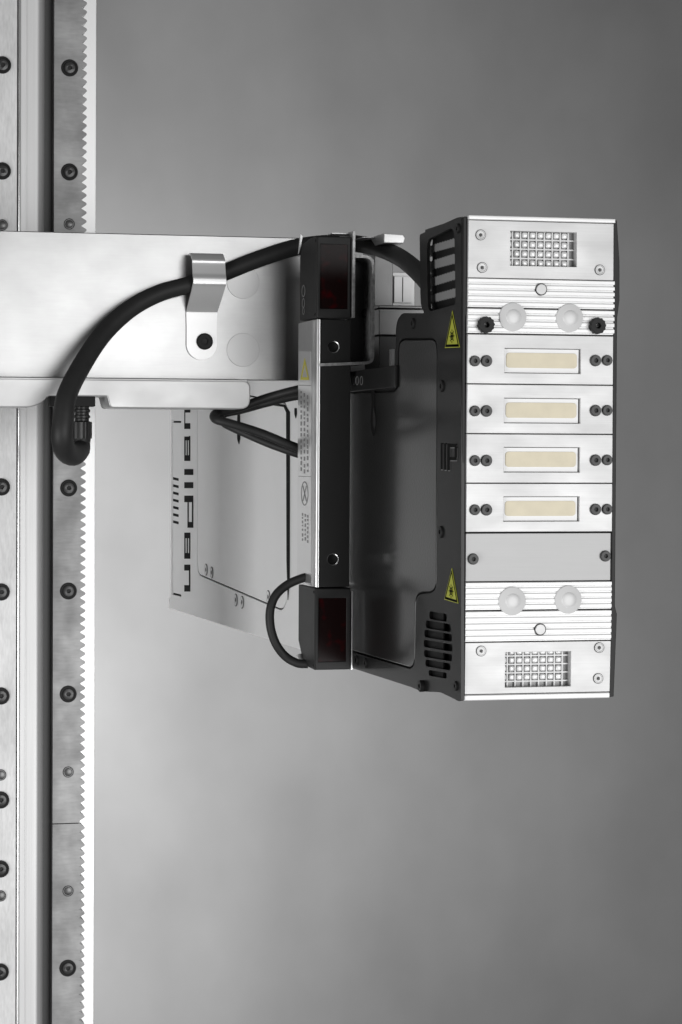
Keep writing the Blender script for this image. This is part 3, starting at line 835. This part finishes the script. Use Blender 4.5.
# label plate on the side
def bs(px, py, d=0.0): return S(px, py, xl_ - d)
lab = [bs(298.6, 351, .0004), bs(310.6, 351.6, .0004), bs(310.6, 545.2, .0004), bs(298.2, 543, .0004)]
lb_ = link('label_plate', plate_bm(lab, [], Vector((0.0004, 0, 0)), 0), 'label_plate', br)
A, B, D_ = bs(304.6, 358, .0008), bs(300.2, 380, .0008), bs(309, 380, .0008)
cen = (A + B + D_) / 3
link('warning_sticker', plate_bm([A, D_, B], [[cen + (v - cen) * 0.62 for v in (A, D_, B)]], Vector((0.0003, 0, 0)), 0), 'yellow_dim', br)
link('label_line', plate_bm([bs(298.6, 384.8, .0008), bs(310.6, 385.2, .0008), bs(310.6, 386, .0008), bs(298.6, 385.6, .0008)], [], Vector((.0002, 0, 0)), 0), 'label_ink', br)
link('label_line', plate_bm([bs(298.4, 476, .0008), bs(310.6, 476.4, .0008), bs(310.6, 477, .0008), bs(298.4, 476.6, .0008)], [], Vector((.0002, 0, 0)), 0), 'label_ink', br)
tx = []
y = 392.0
words = ['2014', 'UL LISTED', 'SAFETY', 'LASER', 'TYPE 2', 'IP 65', '24 V']
# rows of fine print, reading down the bar
rndt = random.Random(3)
for col_, px_ in enumerate((300.4, 303.6, 306.8)):
    yy = 391 + col_ * 2
    while yy < 470:
        ln = rndt.uniform(1.6, 4.6)
        tx.append(plate_bm([bs(px_, yy, .0008), bs(px_ + 1.2, yy, .0008), bs(px_ + 1.2, yy + ln, .0008), bs(px_, yy + ln, .0008)], [], Vector((.0002, 0, 0)), 0))
        yy += ln + rndt.uniform(1.4, 3.2)
for col_, px_ in enumerate((301.8, 304.6, 307.0)):
    yy = 513 + col_
    while yy < 540:
        ln = rndt.uniform(1.4, 3.6)
        tx.append(plate_bm([bs(px_, yy, .0008), bs(px_ + 1.0, yy, .0008), bs(px_ + 1.0, yy + ln, .0008), bs(px_, yy + ln, .0008)], [], Vector((.0002, 0, 0)), 0))
        yy += ln + rndt.uniform(1.2, 2.6)
link('fine_print', merge(tx), 'label_ink', br)['kind'] = 'stuff'
ce = bs(304.4, 493.5, .0008)
e1 = [ce + Vector((0, 0.016 * math.cos(a * math.tau / 32), 0.0152 * math.sin(a * math.tau / 32))) for a in range(32)]
e2 = [ce + (v - ce) * 0.9 for v in e1]
bms = [plate_bm(e1, [e2], Vector((.0002, 0, 0)), 0)]
for sgn in (1, -1):
    q = [ce + Vector((0, 0.009, 0.009 * sgn)), ce + Vector((0, 0.007, 0.010 * sgn)), ce + Vector((0, -0.009, -0.009 * sgn)), ce + Vector((0, -0.007, -0.010 * sgn))]
    bms.append(plate_bm(q, [], Vector((.0002 * (1 if sgn > 0 else 1.2), 0, 0)), 0))
link('emblem', merge(bms), 'label_ink', br)

def sensor(yt, yb, chamfer_top, label, win):
    t = thing('light_sensor', P(333, yb, YB), label, 'sensor', 'dark red optical sensors at the ends of the bar')
    xl = P(316.2 if chamfer_top else 314.6, (yt + yb) / 2, YB).x; xr = P(350.2, (yt + yb) / 2, YB).x
    za, zb2 = P(333, yt, YB).z, P(333, yb, YB).z
    yk = YB + 0.074
    if chamfer_top: side_ = [(YB, za), (YB, zb2), (yk, zb2 + 0.002), (yk, za - 0.018), (yk - 0.014, za - 0.003), (YB + 0.03, za + 0.0005)]
    else: side_ = [(YB, za), (YB, zb2), (YB + 0.03, zb2 + 0.001), (yk - 0.022, zb2 + 0.006), (yk, zb2 + 0.030), (yk, za)]
    pts = rounded([Vector((xl, y_, z_)) for y_, z_ in side_], 0.0015, 3)
    bm = plate_bm(pts, [], Vector((xr - xl, 0, 0)), 0.0010)
    link('housing', bm, 'sensor', t)
    # front bezel with the window sunk in it
    w0, w1, w2, w3 = win
    o_ = [Vector((xl + 0.001, YB - 0.003, za - 0.001)), Vector((xr - 0.0006, YB - 0.003, za - 0.001)), Vector((xr - 0.0006, YB - 0.003, zb2 + 0.001)), Vector((xl + 0.001, YB - 0.003, zb2 + 0.001))]
    wz0, wz1 = P(333, w1, YB).z, P(333, w3, YB).z
    wxa, wxb = P(w0, 450 if False else (yt + yb) / 2, YB).x, P(w2, (yt + yb) / 2, YB).x
    hl = [Vector((wxa, YB - 0.003, wz0)), Vector((wxb, YB - 0.003, wz0)), Vector((wxb, YB - 0.003, wz1)), Vector((wxa, YB - 0.003, wz1))]
    link('bezel', plate_bm(o_, [hl], Vector((0, 0.0034, 0)), 0.0007), 'sensor', t)
    link('window', box_bm((wxa, YB - 0.0012, wz0), (wxb, YB - 0.0002, wz1), 0), 'window', t)
    for zz in (za - 0.005, zb2 + 0.005):
        socket = lathe_bm(Vector((xl + 0.0004, YB + 0.004, zz)), AXS, [(0.0022, -0.001), (0.0022, 0.0008), (0.001, 0.001), (0.0009, 0.0)], 12)
        link('corner_screw', socket, 'black_bolt', t)
    return t, xl
s1, sx1 = sensor(236.6, 318.6, True, 'upper black light sensor with dark red window, above the bar', (319.6, 244.5, 347.4, 309))
s2, sx2 = sensor(588, 669.8, False, 'lower black light sensor with dark red window, beneath the bar', (317.8, 598, 345.8, 661.6))
# ring shaped maker's marks on the upper sensor's side
bms = []
for (py, r) in ((291, 0.0075), (303, 0.006), (311, 0.0045)):
    c = S(303.5, py, sx1 - 0.0006)
    bms.append(lathe_bm(c, AXS, [(r, -0.0003), (r, 0.0003), (r * 0.84, 0.0003), (r * 0.84, -0.0003)], 24))
link('printed_mark', merge(bms), 'label_ink', s1)
# mounting plates along the right edge of bar and sensors
bk = thing('sensor_bracket', P(352, 360, YB), 'thin bent sheet metal bracket fixing the upper sensor to the head', 'bracket')
def bpl(px0, py0, px1, py1, y0, y1, m='bracket', name='bracket_plate', parent=None, bev=0.0003):
    a, b = P(px0, (py0 + py1) / 2, YB), P(px1, (py0 + py1) / 2, YB)
    return link(name, box_bm((a.x, YB + y0, P((px0 + px1) / 2, py0, YB).z), (b.x, YB + y1, P((px0 + px1) / 2, py1, YB).z), bev), m, bk if parent is None else parent)
bpl(351.0, 231.6, 353.8, 318, -0.006, 0.05)
# bent loop: one ribbon through its corners
path = [(354, 256.6), (366, 256.6), (371.6, 259), (373.6, 265), (373.2, 340), (373.0, 357), (371, 362), (364, 363), (322, 364.6)]
W = [P(a, b, YB) for a, b in path]
W = [W[0]] + rounded(W[1:-1], 0.003, 4)[0:] + [W[-1]]
W = smooth_path([P(a, b, YB - 0.004) for a, b in [(354, 256.4), (360, 256.4), (367, 256.8), (371.6, 259.6), (373.2, 266), (373.4, 290), (373.2, 320), (373, 350), (372.2, 359.6), (368, 362.6), (360, 363.2), (340, 364), (320, 364.8)]], 4)
bm = bmesh.new(); rows = []
for i, p in enumerate(W):
    t = (W[min(i + 1, len(W) - 1)] - W[max(0, i - 1)]).normalized(); nn = Vector((t.z, 0, -t.x)) * 0.0017
    dpt = Vector((0, 0.045, 0))
    rows.append([bm.verts.new(p + nn), bm.verts.new(p - nn), bm.verts.new(p - nn + dpt), bm.verts.new(p + nn + dpt)])
for a, b in zip(rows, rows[1:]):
    for k in range(4): bm.faces.new((a[k], a[(k + 1) % 4], b[(k + 1) % 4], b[k]))
bm.faces.new(rows[0]); bm.faces.new(rows[-1])
link('bent_strap', bm, 'bracket', bk)
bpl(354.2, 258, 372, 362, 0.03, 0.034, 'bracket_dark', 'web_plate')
bolt(P(366.6, 313.5, YB + 0.030), AXF, 7 * mm, bk, 'black_bolt', 'bolt', 0.012)
bpl(351.0, 591, 352.6, 669.6, -0.001, 0.05, 'bar_side', 'lower_plate')
# small bright tab behind the upper sensor's left corner
link('corner_tab', plate_bm([P(298.6, 254, YB + .08), P(300.6, 234, YB + .08), P(303, 236, YB + .08), P(301, 247, YB + .08)], [], Vector((0, 0.003, 0)), 0.0004), 'clip', bk)
link('top_tab', box_bm(P(332, 233.2, YB + 0.01), P(350.5, 235.6, YB + 0.03), 0.0005), 'clip', bk)

# ================================================================== mounting blocks behind the notch
mb = thing('mounting_block', P(392, 360, 2.46), 'stack of grey machined blocks in the notch between bracket and vent', 'block')
def mbl(px0, py0, px1, py1, Y, d, m, name='block_face', bev=0.0008):
    c = ((px0 + px1) / 2, (py0 + py1) / 2)
    return link(name, box_bm((P(px0, c[1], Y).x, Y, P(c[0], py0, Y).z), (P(px1, c[1], Y).x, Y + d, P(c[0], py1, Y).z), bev), m, mb)
mbl(374.5, 246, 393, 306, 2.47, 0.05, 'block', 'upright_block')
mbl(392.6, 272.6, 414.6, 308, 2.49, 0.04, 'fin', 'bright_block')
mbl(394, 276, 412.4, 303, 2.4868, 0.002, 'fin', 'bright_block_face')
mbl(402.4, 277, 403.4, 302, 2.4858, 0.002, 'block', 'groove_line')
mbl(378.6, 305.6, 440, 308.4, 2.43, 0.06, 'block', 'shelf_plate')
mbl(379, 309.2, 424, 335.0, 2.432, 0.06, 'block', 'upper_block')
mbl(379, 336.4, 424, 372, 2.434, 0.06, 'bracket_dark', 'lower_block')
mbl(391.8, 349, 394.6, 370, 2.39, 0.01, 'fin', 'bright_strip', 0.0003)

# ================================================================== cables
def cable(name, pts, r, label, cat='cable', mat='rubber'):
    bm = tube_bm(smooth_path([P(*p) for p in pts], 10), r)
    o = link(name, bm, mat); tag(o, label, cat); return o
cable('cable', [(81.5, 436, 2.50), (80.5, 449, 2.495), (73, 454.5, 2.455), (65, 450, 2.42), (62, 437, 2.40), (63.5, 418, 2.40), (67, 395, 2.41), (82, 365, 2.435), (103, 334, 2.46), (130, 309, 2.475), (160, 293, 2.482), (190, 284.5, 2.484), (222, 273.5, 2.484), (260, 258.5, 2.484), (300, 246.5, 2.484), (340, 243, 2.47), (372, 246.5, 2.44), (400, 257.5, 2.36), (422, 276, 2.25), (436, 294, 2.17)],
      lambda t: (0.0150 - 0.0042 * min(1, t * 1.8)) - 0.0050 * max(0.0, 1 - t / 0.10), 'thick black cable curving over the aluminium crossbeam into the print head')
cn = thing('cable_connector', P(83, 437, 2.50), 'black ribbed plug connector hanging under the crossbeam beside the rack', 'connector')
c0 = P(82, 398, 2.50)
prof = [(0, 0)]
zz = 0.0
def zpx(a): return (a - 398) / 0.8 * mm
link('gland', lathe_bm(c0, (0, 0, -1), [(0, -0.004), (0.014, -0.004), (0.014, zpx(406)), (0.009, zpx(407)), (0.009, zpx(409)), (0.0105, zpx(410)), (0.0105, zpx(412)), (0.009, zpx(413)), (0.009, zpx(415)), (0.0105, zpx(416)), (0.0105, zpx(418)), (0.009, zpx(419)), (0.009, zpx(421)), (0.0105, zpx(422)), (0.0105, zpx(424))], 28), 'plastic', cn)
nut = bmesh.new()
rr_ = lambda i: 0.0128 if i % 4 < 2 else 0.0116
tp_ = ring_pts(c0 + Vector((0, 0, -zpx(422))), (0, 0, -1), 1, 40, rr=rr_)
link('nut', plate_bm(tp_, [], Vector((0, 0, -(zpx(439) - zpx(422)))), 0.0008), 'plastic', cn)
link('tail', lathe_bm(c0, (0, 0, -1), [(0.0115, zpx(438)), (0.010, zpx(448)), (0.010, zpx(454))], 24), 'rubber', cn)
# threaded boss with a ribbed edge beside it
bm = bmesh.new(); pts = []
cr = P(86.5, 398, 2.52)
for i in range(17):
    pts.append(Vector((cr.x + (0.0035 if i % 2 else 0.0018), cr.y, cr.z - i * 0.0026)))
pts += [Vector((cr.x - 0.012, cr.y, pts[-1].z)), Vector((cr.x - 0.012, cr.y, cr.z))]
link('ribbed_guard', plate_bm(pts, [], Vector((0, 0.012, 0)), 0), 'plastic', cn, smooth=False)

cable('cable', [(306, 388, 2.46), (290, 391.5, 2.47), (265, 398.5, 2.49), (240, 407.5, 2.51), (222, 412, 2.52), (214.5, 414.5, 2.51), (216, 419.5, 2.49), (232, 424, 2.48), (262, 433.5, 2.47), (285, 443, 2.46), (310, 453, 2.455)], 0.0056,
      'upper black lead of the looped pair left of the bar')
cable('cable', [(306, 394.5, 2.475), (288, 397.5, 2.485), (262, 404, 2.50), (240, 410, 2.53), (226, 413, 2.545), (220, 417, 2.54), (226, 424, 2.52), (245, 433.0, 2.505), (268, 443, 2.49), (290, 451, 2.475), (312, 458, 2.465)], 0.0056,
      'lower black lead of the looped pair left of the bar')
cable('cable', [(312, 575.5, 2.40), (300, 579, 2.405), (287, 585, 2.41), (276, 595, 2.41), (270.4, 609, 2.41), (270.4, 626, 2.41), (275.5, 643, 2.41), (285, 656, 2.41), (297, 663, 2.405), (308, 664, 2.40)], 0.0055,
      'black cable looping out to the left beside the lower sensor')
link('cable_collar', tube_bm([P(299.5, 655, 2.424), P(301.5, 661, 2.42), P(303.5, 666, 2.415)], 0.004), 'white_strip', s2)
